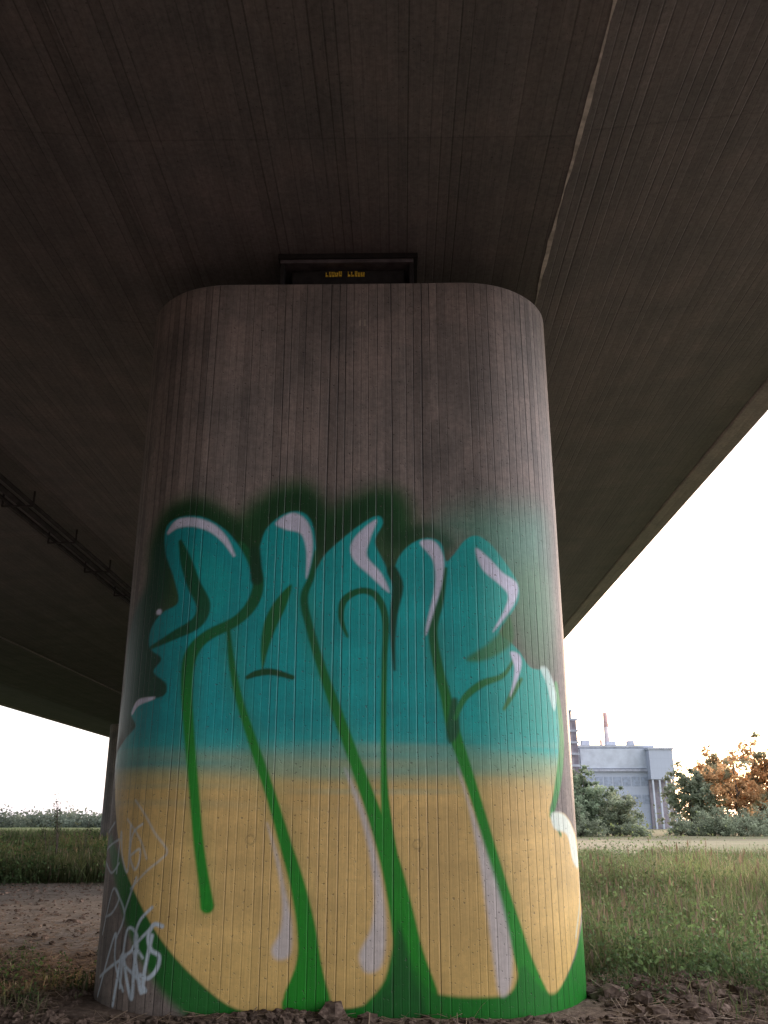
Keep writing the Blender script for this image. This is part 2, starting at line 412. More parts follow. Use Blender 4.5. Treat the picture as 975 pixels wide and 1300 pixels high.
for (x,y,r) in [(345,392,6),(345,470,4),(530,1072,6),(318,1066,6),(522,394,5),(600,640,4),(430,640,4)]:
    ring=[(x+r*math.cos(t),y+r*math.sin(t)) for t in np.linspace(0,2*math.pi,13)]
    stroke(ring,1.4,lin((44,36,28)),0.006,0.4,False)
print("graffiti done")
V=G.reshape(-1,3)
ii,jj=np.meshgrid(np.arange(NZ-1),np.arange(NU),indexing='ij'); j2=(jj+1)%NU
F=np.stack([ii*NU+jj,ii*NU+j2,(ii+1)*NU+j2,(ii+1)*NU+jj],-1).reshape(-1,4)
mat_pier=concrete("painted_board_marked_concrete",(0.195,0.166,0.150),'UV',0.080,30,paint=True,seamk=0.85,tint=0.15,joint=0.0,sw=0.11,mo=.28,rgh=.62)
me=np_mesh("bridge_pier",V,F,True,C.reshape(-1,3),{"cover":A.reshape(-1)},[mat_pier])
uvl=me.uv_layers.new(name="UVMap")
li=np.empty(len(me.loops),dtype=np.int32); me.loops.foreach_get("vertex_index",li)
uv=np.stack([UU.reshape(-1)[li],ZZ.reshape(-1)[li]],-1).astype(np.float32)
uvl.data.foreach_set("uv",uv.ravel())
pier=bpy.data.objects.new("bridge_pier",me); link(pier); pier.location=(XC,Y0,0)
tag(pier,"board-marked concrete bridge pier with green and yellow graffiti letters","bridge pier","concrete piers carrying the road bridges")
def coarse_perim():
    return [perim(s) for s in np.linspace(-SIDE,SIDE,81)[:-1]]
CP=coarse_perim()
mat_plain=concrete("board_marked_concrete",(0.19,0.165,0.15),'UV',0.080,30,joint=0.0,tint=.13)
capV=[(x*0.992,DEP/2+(y-DEP/2)*0.985,HT) for x,y in CP]
cap=bpy.data.objects.new("pier_top",py_mesh("pier_top",capV,[tuple(range(len(capV)))],simple("cap_concrete",(0.18,0.16,0.14)))); link(cap,pier)
def plain_pier_mesh(h=HT):
    n=len(CP); V=[(x,y,-0.4) for x,y in CP]+[(x,y,h) for x,y in CP]
    F=[(i,(i+1)%n,n+(i+1)%n,n+i) for i in range(n)]+[tuple(range(n,2*n))]
    me=py_mesh("plain_pier",V,F,mat_plain)
    u=me.uv_layers.new(name="UVMap"); S=np.linspace(-SIDE,SIDE,81)
    for p in me.polygons:
        for k,l in enumerate(p.loop_indices):
            v=me.loops[l].vertex_index; s=S[v%n]
            if len(p.vertices)==4 and p.index==n-1 and v%n==0: s=SIDE
            u.data[l].uv=(s,me.vertices[v].co.z)
    return me
ppm=plain_pier_mesh()
X2=-15.80
for (x,y) in [(X2,Y0),(XC,53.5),(-14.8,53.5),(XC,98.5),(X2,98.5)]:
    o=bpy.data.objects.new("bridge_pier",ppm); link(o); o.location=(x,y,0)
    tag(o,"plain board-marked concrete bridge pier on grassy ground","bridge pier","concrete piers carrying the road bridges")

# ------------------------------------------------------------ bearing
steel=simple("bearing_steel",(0.04,0.036,0.036),0.6,0.3,12,0.4)
darkst=simple("bearing_shadow_steel",(0.02,0.018,0.018),0.7,0.3,12)  # darker copy of the bearing steel, recess shadow put into its colour
bear=bpy.data.objects.new("bridge_bearing",None); link(bear); bear.location=(XC+.02,Y0+0.42,HT)
tag(bear,"dark steel bridge bearing with yellow stencilled marks on a pier top","bridge bearing")
boxes("base_plate",[(-0.72,0.70,-0.2,0.9,0.002,0.06)],steel,0.006,bear)
boxes("pot",[(-0.64,0.62,-0.1,0.8,0.062,0.37)],darkst,0.01,bear)
boxes("sliding_plate",[(-0.76,0.72,-0.22,0.95,0.395,0.44)],simple("plate_steel",(0.13,0.115,0.125),0.55,0.3,9,0.3),0.006,bear)
boxes("guide_bar",[(-0.76,-0.715,-0.2,0.9,0.1,0.39)],darkst,0.004,bear)
boxes("guide_bar",[(0.675,0.72,-0.2,0.9,0.1,0.39)],darkst,0.004,bear)
boxes("upper_plinth",[(-0.78,0.77,-0.24,1.0,0.442,0.502)],darkst,0.004,bear)
yl=simple("yellow_marking",(0.8,0.48,0.05),0.6,0.4,30)
x=-0.26
for g in (0,1):
    marks=[]
    for k in range(5):
        w=random.uniform(0.025,0.042); h=random.uniform(0.05,0.075)
        marks.append((x,x+w,-0.112,-0.104,0.285,0.285+h*0.35))
        marks.append((x,x+w*0.35,-0.112,-0.104,0.285+h*0.35,0.285+h))
        if random.random()<.6: marks.append((x+w*0.6,x+w,-0.112,-0.104,0.285+h*0.45,0.285+h))
        x+=w+0.008
    x+=0.06
    boxes("stencilled_mark",marks,yl,0,bear)

# ------------------------------------------------------------ decks
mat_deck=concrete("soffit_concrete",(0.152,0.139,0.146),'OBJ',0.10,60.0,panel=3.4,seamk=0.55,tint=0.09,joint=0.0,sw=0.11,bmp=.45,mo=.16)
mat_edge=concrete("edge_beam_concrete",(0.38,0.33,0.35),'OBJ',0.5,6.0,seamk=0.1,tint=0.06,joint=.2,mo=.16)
YB,YE=-26.0,170.0; ZS=HT+0.503
def deck(xc,hw,label,outer,ew=0.45):
    hi=hw-ew
    L,Rr=(hw,hi) if outer>0 else (hi,hw)
    prof=[(-2.2,ZS),(2.2,ZS),(2.2,ZS+0.05),(Rr,ZS+0.50),(Rr,ZS+1.2),(-L,ZS+1.2),(-L,ZS+0.50),(-2.2,ZS+0.05)]
    n=len(prof); V=[(x,YB,z) for x,z in prof]+[(x,YE,z) for x,z in prof]
    F=[(i,n+i,n+(i+1)%n,(i+1)%n) for i in range(n)]+[tuple(range(n)),tuple(range(2*n-1,n-1,-1))]
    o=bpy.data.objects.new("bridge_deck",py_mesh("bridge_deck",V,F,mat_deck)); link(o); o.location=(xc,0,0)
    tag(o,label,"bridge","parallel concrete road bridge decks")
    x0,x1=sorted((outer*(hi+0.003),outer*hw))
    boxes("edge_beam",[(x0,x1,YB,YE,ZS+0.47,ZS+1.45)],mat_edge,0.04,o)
    return o
d1=deck(XC+0.04,6.67,"wide concrete road bridge deck with board-marked underside and pale groove",1)
d2=deck(X2,7.30,"parallel concrete road bridge deck with dark board-marked underside",-1)
yy=YB+0.5
V=[];F=[]
k=0
while yy<120:
    w=0.016+0.008*math.sin(yy*3.1)+random.uniform(-.004,.006); ox=0.012*math.sin(yy*1.3)+random.uniform(-.004,.004)
    V+=[(2.2+ox-w,yy,ZS-0.012),(2.2+ox+w,yy,ZS-0.012),(2.2+ox+w,yy,ZS-0.001),(2.2+ox-w,yy,ZS-0.001)]
    if k>0:
        b=len(V)-8
        for a,c in ((0,1),(1,2),(3,0)): F.append((b+a,b+4+a,b+4+c,b+c))
    k+=1; yy+=0.22 if yy<30 else 1.5
st=bpy.data.objects.new("joint_strip",py_mesh("joint_strip",V,F,simple("pale_sealant",(0.60,0.55,0.53),0.8,0.4,5))); link(st,d1)
med=boxes("added_gap_cover",[(-8.497,-7.193,YB,YE,ZS+0.56,ZS+0.75)],mat_deck)  # slab added to shut skylight out of the gap between the decks
tag(med,"narrow concrete slab added to keep skylight out of the gap between two decks","added cover slab")
pipe_m=simple("dark_pipe",(0.04,0.036,0.04),0.7,0.3,4)
PC=-7.90
for i,(x,z,r) in enumerate([(PC+.24,ZS+0.33,0.045),(PC,ZS+0.32,0.06),(PC-.24,ZS+0.33,0.04)]):
    v,f=tube([(x,YB,z),(x,YE,z)],[r,r],14)
    o=bpy.data.objects.new("drain_pipe",py_mesh("drain_pipe",v,f,pipe_m,True)); link(o)
    tag(o,"long dark drainage pipe hanging between two bridge decks","pipe","pipes hanging under the bridges")
y=2.0
mb=None
while y<90:
    if mb is None:
        mb=boxes("pipe_bracket",[(-0.34,0.34,-0.02,0.02,-0.12,-0.09),(-0.34,-0.31,-0.02,0.02,-0.089,0.22),(0.31,0.34,-0.02,0.02,-0.089,0.22)],pipe_m); o=mb
    else:
        o=mb.copy(); link(o)
    o.location=(PC,y,ZS+0.335)
    tag(o,"small steel hanger bracket carrying pipes under bridge","pipe bracket","brackets carrying the pipes")
    y+=2.6

# ------------------------------------------------------------ ground
def grid_axis(c,scale,mx,n):
    t=np.linspace(-math.asinh(mx/scale),math.asinh(mx/scale),n); return c+scale*np.sinh(t)
gx=grid_axis(0,5,3500,600); gy=grid_axis(11,5,3500,600)
GX,GY=np.meshgrid(gx,gy,indexing='ij')
def sm(a,b,x): return sst(x,a,b)
def gnoise(X,Y,f,seed,oct=4): return vnoise(X,Y,f,f,seed,oct)
def pathmask(X,Y):
    n=gnoise(X,Y,0.7,31,3)*0.5
    a=sm(11.6,13.4,Y+n)*(1-sm(25.0,26.5,Y+n*1.5))*(1-sm(-3.6,-2.0,X+n))
    return a
def palemask(X,Y):
    n=gnoise(X,Y,0.15,33,3)*2
    return sm(38,44,Y+n)*(1-0.75*sm(85,105,Y+n*3))*(sm(3,6,X+Y*0.02+n*0.3))
def height(X,Y):
    near=np.exp(-((X-0)**2/120+(Y-9)**2/60))
    rough=gnoise(X,Y,2.2,41,4)*0.04+gnoise(X,Y,6.5,43,3)*0.018
    h=rough*(near*0.7+0.2*np.exp(-((Y-15)/40)**2))*(1-pathmask(X,Y)*0.7)
    h=h*(1-0.7*np.exp(-((Y-8.1)/0.5)**2)*np.exp(-((X+.5)/2.6)**4))-0.015*near
    h=h+0.05*np.exp(-((Y-8.28)/0.2)**2)*np.exp(-((X+1.05)/0.45)**2)
    h=h+0.07*np.exp(-((X+3.3)**2+(Y-8.9)**2)/0.5)+0.10*np.exp(-((X-2.5)**2+(Y-9.3)**2)/0.6)
    return h
GZ=height(GX,GY)
n1,n2=GX.shape
V=np.stack([GX,GY,GZ],-1).reshape(-1,3)
ii,jj=np.meshgrid(np.arange(n1-1),np.arange(n2-1),indexing='ij')
F=np.stack([ii*n2+jj,(ii+1)*n2+jj,(ii+1)*n2+jj+1,ii*n2+jj+1],-1).reshape(-1,4)
grassm=np.clip(sm(9.6,11.2,GY+gnoise(GX,GY,1.1,35)*0.8)*sm(1.2,2.4,GX)+sm(25.0,27,GY),0,1)*(1-palemask(GX,GY))
m=NT("soil_and_grass"); tc=m.n('ShaderNodeTexCoord').outputs['Object']
nA=m.noise(tc,1.2,6,0.65); nB=m.noise(tc,14,5,0.7); nC=m.noise(tc,0.05,4); nD=m.noise(tc,45,3,0.7)
at=lambda a:m.n('ShaderNodeAttribute',attribute_name=a).outputs['Fac']
soil=m.mix(m.ramp(nA,0.3,0.7),(0.07,0.05,0.04),(0.16,0.12,0.095))
soil=m.mix(m.ramp(nB,0.35,0.75),soil,(0.24,0.185,0.145))
path=m.mix(m.ramp(nA,0.3,0.7),(0.26,0.225,0.195),(0.42,0.375,0.33)); path=m.mix(m.ramp(nB,0.42,0.72,0,0.85),path,(0.14,0.115,0.095))
path=m.mix(m.ramp(nD,0.55,0.68,0,0.7),path,(0.5,0.46,0.42))
gras=m.mix(m.ramp(nB,0.3,0.7),(0.05,0.07,0.027),(0.11,0.135,0.052))
pal=m.mix(m.ramp(nA,0.3,0.7),(0.30,0.255,0.17),(0.38,0.335,0.235)); pal=m.mix(m.ramp(nC,0.45,0.6,0,0.5),pal,(0.20,0.23,0.11))
c=m.mix(at("grass"),soil,gras); c=m.mix(at("path"),c,path); c=m.mix(at("pale"),c,pal)
h=m.math('ADD',nA,m.math('MULTIPLY',nB,0.5))
mg=m.done(m.bsdf(c,0.95,h,0.9,0.06,0,0.1))
gm=np_mesh("ground",V,F,True,None,{"grass":grassm.ravel(),"path":pathmask(GX,GY).ravel(),"pale":palemask(GX,GY).ravel()},[mg])
gr_o=bpy.data.objects.new("ground",gm); link(gr_o); tag(gr_o,"bare earth, dirt track and meadow ground under the bridge",None,None,"structure")

# ------------------------------------------------------------ clods
def ico():
    p=(1+5**.5)/2
    v=np.array([(-1,p,0),(1,p,0),(-1,-p,0),(1,-p,0),(0,-1,p),(0,1,p),(0,-1,-p),(0,1,-p),(p,0,-1),(p,0,1),(-p,0,-1),(-p,0,1)],float)
    f=np.array([(0,11,5),(0,5,1),(0,1,7),(0,7,10),(0,10,11),(1,5,9),(5,11,4),(11,10,2),(10,7,6),(7,1,8),(3,9,4),(3,4,2),(3,2,6),(3,6,8),(3,8,9),(4,9,5),(2,4,11),(6,2,10),(8,6,7),(9,8,1)])
    v/=np.linalg.norm(v[0])
    cache={};V=[tuple(x) for x in v];F=[]
    def mid(a,b):
        k=(min(a,b),max(a,b))
        if k not in cache:
            q=(np.array(V[a])+np.array(V[b])); q/=np.linalg.norm(q); cache[k]=len(V); V.append(tuple(q))
        return cache[k]
    for a,b,c in f:
        x,y,z=mid(a,b),mid(b,c),mid(c,a); F+=[(a,x,z),(b,y,x),(c,z,y),(x,y,z)]
    return np.array(V),np.array(F)
iv,if_=ico()
def clods(name,X,Y,S,mat,label,tone=1.0):
    n=len(X); H=height(X,Y)
    jit=1+rng.uniform(-0.3,0.3,(n,len(iv),1))
    sc=np.stack([S*rng.uniform(.7,1.4,n),S*rng.uniform(.7,1.4,n),S*rng.uniform(.45,.9,n)],-1)[:,None,:]
    v=iv[None]*jit*sc
    a=rng.uniform(0,6.28,n); ca,sa=np.cos(a)[:,None],np.sin(a)[:,None]
    x=v[...,0]*ca-v[...,1]*sa; y=v[...,0]*sa+v[...,1]*ca
    P=np.stack([x+X[:,None],y+Y[:,None],v[...,2]+(H+S*0.15)[:,None]],-1).reshape(-1,3)
    F=(if_[None]+(np.arange(n)*len(iv))[:,None,None]).reshape(-1,3)
    cc=np.repeat(rng.uniform(0.6,1.4,(n,1))*tone,len(iv),0)*np.array([[1,1,1]])
    o=bpy.data.objects.new(name,np_mesh(name,P,F,False,cc,None,[mat])); link(o); tag(o,label,None,None,"stuff"); return o
m=NT("clod_soil"); tc=m.n('ShaderNodeTexCoord').outputs['Object']; nb_=m.noise(tc,25,4)
cc=m.mix(m.ramp(nb_,0.3,0.7),(0.06,0.042,0.034),(0.16,0.12,0.096)); cc=m.mix(1.0,cc,m.n('ShaderNodeAttribute',attribute_name="Col").outputs['Color'],'MULTIPLY')
mclod=m.done(m.bsdf(cc,0.95,nb_,0.8,0.01,0,0.1))
n=6000
X=rng.uniform(-8,6,n); Y=8.0+rng.gamma(1.4,1.3,n)-0.6
keep=~((X>XL+0.02)&(X<XR-0.02)&(Y>Y0-0.02)&(Y<Y0+DEP)); X,Y=X[keep],Y[keep]
S=0.008+rng.gamma(1.1,0.013,len(X)); S=np.where((X>-2.6)&(X<1.7),np.minimum(S,.035),S)
clods("soil_clods",X,Y,np.minimum(S,0.08),mclod,"loose brown clods of soil scattered on bare earth")
n=3500; X=rng.uniform(-14,-3,n); Y=rng.uniform(11,26,n)
clods("track_gravel",X,Y,0.01+rng.gamma(1.1,0.009,n),mclod,"grey-brown gravel stones scattered over the dirt track",2.0)
n=320; X=rng.normal(-1.05,0.35,n); Y=8.22+rng.normal(0,0.10,n); k=Y<8.36; X,Y=X[k],Y[k]
clods("earth_heap",X,Y,0.015+rng.gamma(1.5,0.012,len(X)),mclod,"small heap of brown earth against the pier foot")
n=300; X=rng.normal(2.45,0.4,n); Y=9.3+rng.normal(0,0.3,n)
k=~((X<XR+.05)&(Y>Y0)); X,Y=X[k],Y[k]
clods("earth_heap",X,Y,0.02+rng.gamma(1.5,0.018,len(X)),mclod,"rough dark heap of turned earth beside the pier")

# ------------------------------------------------------------ blades
def leafmat(name,trans=0.35,rough=0.6):
    m=NT(name); c=m.n('ShaderNodeAttribute',attribute_name="Col").outputs['Color']
    p=m.bsdf(c,rough,spec=0.2); t=m.n('ShaderNodeBsdfTranslucent'); m.l(c,t.inputs[0])
    x=m.n('ShaderNodeMixShader'); x.inputs[0].default_value=trans; m.l(p.outputs[0],x.inputs[1]); m.l(t.outputs[0],x.inputs[2])
    return m.done(x)
mgrass=leafmat("grass_blades",0.45); mleaf=leafmat("foliage",0.5)
def blades(name,X,Y,Hh,Wd,cols,label,lean=0.35,head=0.0):
    n=len(X); Z=height(X,Y)-0.02
    a=rng.uniform(0,6.28,n); fx,fy=np.cos(a),np.sin(a)
    la=rng.uniform(0,6.28,n); ll=np.abs(rng.normal(0,lean,n))*Hh; lx,ly=np.cos(la)*ll,np.sin(la)*ll
    def ring(t,w):
        cx=X+lx*t**2; cy=Y+ly*t**2; cz=Z+Hh*t*(1-0.15*t*(ll/np.maximum(Hh,1e-3)))
        return np.stack([cx-fx*w,cy-fy*w,cz],-1),np.stack([cx+fx*w,cy+fy*w,cz],-1)
    rings=[ring(0,Wd*.5),ring(0.4,Wd*.5),ring(0.75,Wd*.36)]
    tip,_=ring(1.0,Wd*0)
    P=np.stack([rings[0][0],rings[0][1],rings[1][0],rings[1][1],rings[2][0],rings[2][1],tip],1)
    T=np.array([(0,1,3),(0,3,2),(2,3,5),(2,5,4),(4,5,6)])
    V=P.reshape(-1,3); F=(T[None]+(np.arange(n)*7)[:,None,None]).reshape(-1,3)
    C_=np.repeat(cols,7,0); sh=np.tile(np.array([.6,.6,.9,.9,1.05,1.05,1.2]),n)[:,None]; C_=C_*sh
    if head>0:
        k=np.where(rng.uniform(0,1,n)<head)[0]
        t=tip[k]; hs=rng.uniform(0.04,0.10,len(k)); hw=hs*0.18
        ax,ay=fx[k],fy[k]
        Q=np.stack([t+np.stack([0*hs,0*hs,-hs],-1),t+np.stack([ax*hw,ay*hw,0*hs],-1),t+np.stack([0*hs,0*hs,hs],-1),t-np.stack([ax*hw,ay*hw,0*hs],-1)],1)
        b=len(V); T2=np.array([(0,1,2),(0,2,3)])
        V=np.concatenate([V,Q.reshape(-1,3)]); F=np.concatenate([F,(T2[None]+(b+np.arange(len(k))*4)[:,None,None]).reshape(-1,3)])
        hc=np.array([[0.28,0.22,0.15]])*rng.uniform(.6,1.2,(len(k),1)); C_=np.concatenate([C_,np.repeat(hc,4,0)])
    o=bpy.data.objects.new(name,np_mesh(name,V,F,False,C_,None,[mgrass])); link(o); tag(o,label,None,None,"stuff"); return o
def gcols(n,dry=0.3):
    g=np.array([[0.155,0.225,0.085]]); y=np.array([[0.28,0.32,0.14]]); d=np.array([[0.38,0.31,0.21]])
    t=rng.uniform(0,1,(n,1)); c=g*(1-t)+y*t; k=(rng.uniform(0,1,(n,1))<dry); c=np.where(k,d,c)
    return c*rng.uniform(.6,1.35,(n,1))
def wedge(n,a0,a1,d0,d1):
    a=np.radians(rng.uniform(a0,a1,n)); d=np.sqrt(rng.uniform(d0*d0,d1*d1,n)); return d*np.sin(a),d*np.cos(a)
def clumpy(X,Y,f,seed,thr=-0.15): return gnoise(X,Y,f,seed,3)>thr-rng.uniform(0,.6,len(X))
X,Y=wedge(52000,8,33,9.4,19); k=clumpy(X,Y,1.6,61,0.0)&(X>1.9)&(Y+gnoise(X,Y,1.3,62)*0.9>10.1); X,Y=X[k],Y[k]
Hh=rng.uniform(.25,1.0,len(X))*(0.85+0.6*gnoise(X,Y,0.9,63))*(0.35+0.65*sm(9.6,13.0,Y))+0.08
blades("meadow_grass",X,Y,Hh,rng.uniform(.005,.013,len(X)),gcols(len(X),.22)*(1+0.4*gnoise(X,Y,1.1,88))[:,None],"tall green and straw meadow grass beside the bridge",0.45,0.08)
X,Y=wedge(52000,5,34,19,42); k=clumpy(X,Y,0.8,64,0.0)&(X>1.9); X,Y=X[k],Y[k]
Hh=rng.uniform(.25,.78,len(X))*(0.75+0.55*gnoise(X,Y,0.5,65))+.05
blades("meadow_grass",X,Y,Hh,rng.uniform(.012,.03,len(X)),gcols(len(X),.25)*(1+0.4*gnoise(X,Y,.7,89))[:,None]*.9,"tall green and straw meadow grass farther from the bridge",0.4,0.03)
X,Y=wedge(55000,-34,-6,26,48); k=clumpy(X,Y,0.8,66)&(Y>26); X,Y=X[k],Y[k]
Hh=rng.uniform(.35,1.0,len(X))*(0.85+0.4*gnoise(X,Y,0.5,67))+.05
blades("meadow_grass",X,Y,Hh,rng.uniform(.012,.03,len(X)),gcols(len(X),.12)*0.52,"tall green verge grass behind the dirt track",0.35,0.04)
X,Y=wedge(30000,-36,-3,45,110)
blades("far_grass",X,Y,rng.uniform(.5,1.25,len(X)),rng.uniform(.06,.12,len(X)),gcols(len(X),.15)*.5,"distant tall grass and reeds beyond the verge",0.3)
n=14000; X=rng.uniform(-8,6,n); Y=8.1+rng.gamma(1.8,1.4,n)*0.8
k=~((X>XL-.02)&(X<XR+.02)&(Y>Y0-.25))&(gnoise(X,Y,1.6,71)>np.where(X<0,0.38,-0.05))&((pathmask(X,Y)<.3)|(rng.uniform(0,1,n)<.04)); X,Y=X[k],Y[k]
blades("sparse_weeds",X,Y,rng.uniform(.04,.24,len(X)),rng.uniform(.005,.014,len(X)),gcols(len(X),.4)*0.55,"sparse weeds and dry stalks on bare soil",0.8)
def straws(n):
    X=rng.uniform(-8,6,n); Y=8.0+rng.gamma(1.8,1.8,n)*0.9; k=~((X>XL-.1)&(X<XR+.1)&(Y>Y0-.1)); X,Y=X[k],Y[k]; n=len(X)
    a=rng.uniform(0,6.28,n); L=rng.uniform(.04,.16,n); w=.0035
    Z=height(X,Y)+rng.uniform(.005,.05,n); dz=rng.uniform(-.03,.03,n)
    dx,dy=np.cos(a)*L,np.sin(a)*L; px,py=-np.sin(a)*w,np.cos(a)*w
    P=np.stack([np.stack([X-dx-px,Y-dy-py,Z-dz],-1),np.stack([X+dx-px,Y+dy-py,Z+dz],-1),np.stack([X+dx+px,Y+dy+py,Z+dz+.003],-1),np.stack([X-dx+px,Y-dy+py,Z-dz+.003],-1)],1)
    F=np.arange(n*4).reshape(-1,4); c=np.array([[0.34,0.26,0.19]])*rng.uniform(.5,1.3,(n,1))
    o=bpy.data.objects.new("dry_straw",np_mesh("dry_straw",P.reshape(-1,3),F,False,np.repeat(c,4,0),None,[mgrass])); link(o); tag(o,"dry straw litter on bare soil",None,None,"stuff")
straws(18000)

# ------------------------------------------------------------ leaves / trees
bark=simple("bark",(0.12,0.10,0.085),0.9,0.4,5)
def leaf_mesh(name,cent,rad,nper,size,base,dark=0.6):
    m_=len(cent); idx=np.repeat(np.arange(m_),nper); n=len(idx)
    d=rng.normal(0,0.55,(n,3)); P=cent[idx]+d*rad[idx]
    nx=rng.normal(0,1,(n,3)); nx/=np.linalg.norm(nx,axis=1)[:,None]
    t=np.cross(nx,rng.normal(0,1,(n,3))); t/=np.linalg.norm(t,axis=1)[:,None]; b=np.cross(nx,t)
    s=(size*rng.uniform(.6,1.4,n))[:,None]
    Q=np.stack([P-t*s,P-b*s*.6,P+t*s,P+b*s*.6],1)
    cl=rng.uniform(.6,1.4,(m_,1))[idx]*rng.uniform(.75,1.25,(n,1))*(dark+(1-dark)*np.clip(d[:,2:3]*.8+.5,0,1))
    base=np.asarray(base)
    if base.ndim==1: base=base[None]
    else: base=base[idx]
    col=base*cl
    return np_mesh(name,Q.reshape(-1,3),np.arange(n*4).reshape(-1,4),False,np.repeat(col,4,0),None,[mleaf])
def tree(x,y,h,w,base,label,shrub=False,dens=1.0,warm=0.0):
    root=bpy.data.objects.new("shrub" if shrub else "deciduous_tree",None); link(root); root.location=(x,y,0)
    tag(root,label,"shrub" if shrub else "tree","trees and shrubs at the far edge of the field")
    parts=[]
    th=h*(0.3 if shrub else 0.5); r0=h*0.016+.02
    lean=random.uniform(-.04,.04)*h
    parts.append(tube([(0,0,-.3),(lean*.3,0,th*.5),(lean,0,th),(lean*1.3,0,h*.8)],[r0*1.3,r0,r0*.7,r0*.15],8))
    nl=15
    lob=[]
    for i in range(nl):
        z0=h*random.uniform(.10,.5) if not shrub else h*random.uniform(.02,.2)
        a=random.uniform(0,6.28); zt_=min(h*.82,z0+h*random.uniform(.05,.38)); q=zt_/h
        L=w*.5*random.uniform(.3,.8)*math.sqrt(max(.15,1-((q-.38)/.62)**2))
        e=(math.cos(a)*L,math.sin(a)*L,zt_)
        parts.append(tube([(lean*.5,0,z0),(e[0]*.5,e[1]*.5,(z0+zt_)/2-.02*h),e],[r0*.5,r0*.32,r0*.08],6))
        lob.append(e)
    lob+= [(lean*1.2,0,h*.84),(lean*1.1,w*.1,h*.7),(lean,0,h*.55),(w*.15,0,h*.4),(-w*.15,0,h*.38),(0,0,h*.24)]
    if shrub or dens>1.1: lob+=[(math.cos(t)*w*.32,math.sin(t)*w*.32,h*.14) for t in np.linspace(0,5.5,6)]
    lob=np.array(lob)
    nc=int(150*dens)
    cen=lob[rng.integers(0,len(lob),nc)]+rng.normal(0,1,(nc,3))*np.array([w*.10,w*.10,h*.07])
    cen[:,2]=np.clip(cen[:,2],h*.05,h*.97)
    rad=rng.uniform(.035,.095,(nc,1))*max(w,h*.7)*np.array([[1.1,1.1,.85]])
    b=np.repeat(np.array([base]),nc,0)
    if warm>0:
        kk=rng.uniform(0,1,nc)<warm; b[kk]=np.array([0.75,0.47,0.24])  # some clumps orange: low sunlight put into the leaf colour
    v,f=merge(parts); o=bpy.data.objects.new("trunk",py_mesh("trunk",v,f,bark,True)); link(o,root)
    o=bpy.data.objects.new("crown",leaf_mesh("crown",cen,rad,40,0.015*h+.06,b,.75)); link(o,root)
    return root
def place(px,D):
    return (px-508)*(D*math.cos(PITCH)-0.3)/1150
G1=(0.25,0.32,0.215); G2=(0.42,0.40,0.25); G3=(0.32,0.37,0.26)  # leaf colours lightened to stand in for distance haze
T=[(740,128,9.0,7.0,G1,"rounded green tree at the edge of a mown field",1.3,0),
   (764,134,7.2,7,G1,"low dense green tree beside an industrial hall",1.3,0),
   (786,126,5.6,6.0,G3,"low spreading green tree beside an industrial hall",1.3,0),
   (720,124,6.5,6,G1,"low green tree next to the bridge pier view",1.2,0),
   (878,140,10.6,8,G3,"tall loose green tree in front of industrial halls",1.2,0),
   (908,146,13.0,9.5,G2,"tall backlit tree with sun glow painted into its leaves",1.0,.45),
   (938,138,12.0,9,G2,"tall backlit tree with orange sunlight painted into its crown",.7,.85),
   (970,142,15.2,9.5,G2,"tall backlit tree against the bright evening sky",.75,.75),
   (1008,140,14.5,10,G2,"tall backlit tree against the bright evening sky",1.0,.5)]
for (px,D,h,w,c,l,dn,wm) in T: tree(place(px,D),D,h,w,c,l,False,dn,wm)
for (px,D,h,w) in [(895,128,3.6,6),(918,126,4.4,7),(945,124,3.8,7),(975,126,4.4,8),(735,120,3.6,6),(804,122,2.6,4),(862,128,3.0,4)]:
    tree(place(px,D),D,h,w,G3,"low hazy green shrub at the edge of the field",True,0.6)
def sprig(px,D,h,w):
    x,y=place(px,D),D
    parts=[]; lob=[]
    for i in range(7):
        a=random.uniform(0,6.28); e=(math.cos(a)*w*.5*random.uniform(.3,1),math.sin(a)*w*.5*random.uniform(.3,1),h*random.uniform(.6,1))
        parts.append(tube([(0,0,-.05),(e[0]*.35,e[1]*.35,e[2]*.55),e],[.012,.009,.004],5)); lob+= [e,(e[0]*.7,e[1]*.7,e[2]*.8),(e[0]*.5,e[1]*.5,e[2]*.65)]
    root=bpy.data.objects.new("sapling",None); link(root); root.location=(x,y,0)
    tag(root,"thin wild sapling with sparse leaves in the grass verge","sapling","saplings in the grass verge")
    v,f=merge(parts); link(bpy.data.objects.new("trunk",py_mesh("trunk",v,f,bark,True)),root)
    c=np.array(lob); link(bpy.data.objects.new("crown",leaf_mesh("crown",c,np.full((len(c),3),.10),9,.03,(0.15,0.18,0.10))),root)
for a_ in [(70,31,2.35,.9),(103,34,1.7,.8),(58,32,1.9,.6)]: sprig(*a_)
def weeds(name,X,Y,hmax,nper,size,base,label):
    z=height(X,Y); n=len(X); hh=rng.uniform(.3,1,n)*hmax
    cen=np.stack([X,Y,z+hh*.5],-1); rad=np.stack([hh*.45+.02,hh*.45+.02,hh*.7],-1)
    o=bpy.data.objects.new(name,leaf_mesh(name,cen,rad,nper,size,base,.5)); link(o); tag(o,label,None,None,"stuff")
X,Y=wedge(1900,9,33,9.2,17); k=(X>1.95)&clumpy(X,Y,1.1,81,.15); X,Y=X[k],Y[k]
weeds("leafy_weeds",X,Y,.65,26,.022,(0.16,0.25,0.10),"leafy green weeds growing among the meadow grass")
X,Y=wedge(2200,5,33,17,38); k=(X>1.95)&clumpy(X,Y,.6,82,.25); X,Y=X[k],Y[k]
weeds("leafy_weeds",X,Y,.75,22,.035,(0.19,0.27,0.12),"tall leafy green weeds farther out in the meadow")
X,Y=wedge(120,10.5,18,12,22); 
weeds("leafy_weeds",X,Y,1.35,44,.022,(0.20,0.26,0.12),"tall weed stalks standing beside the pier")
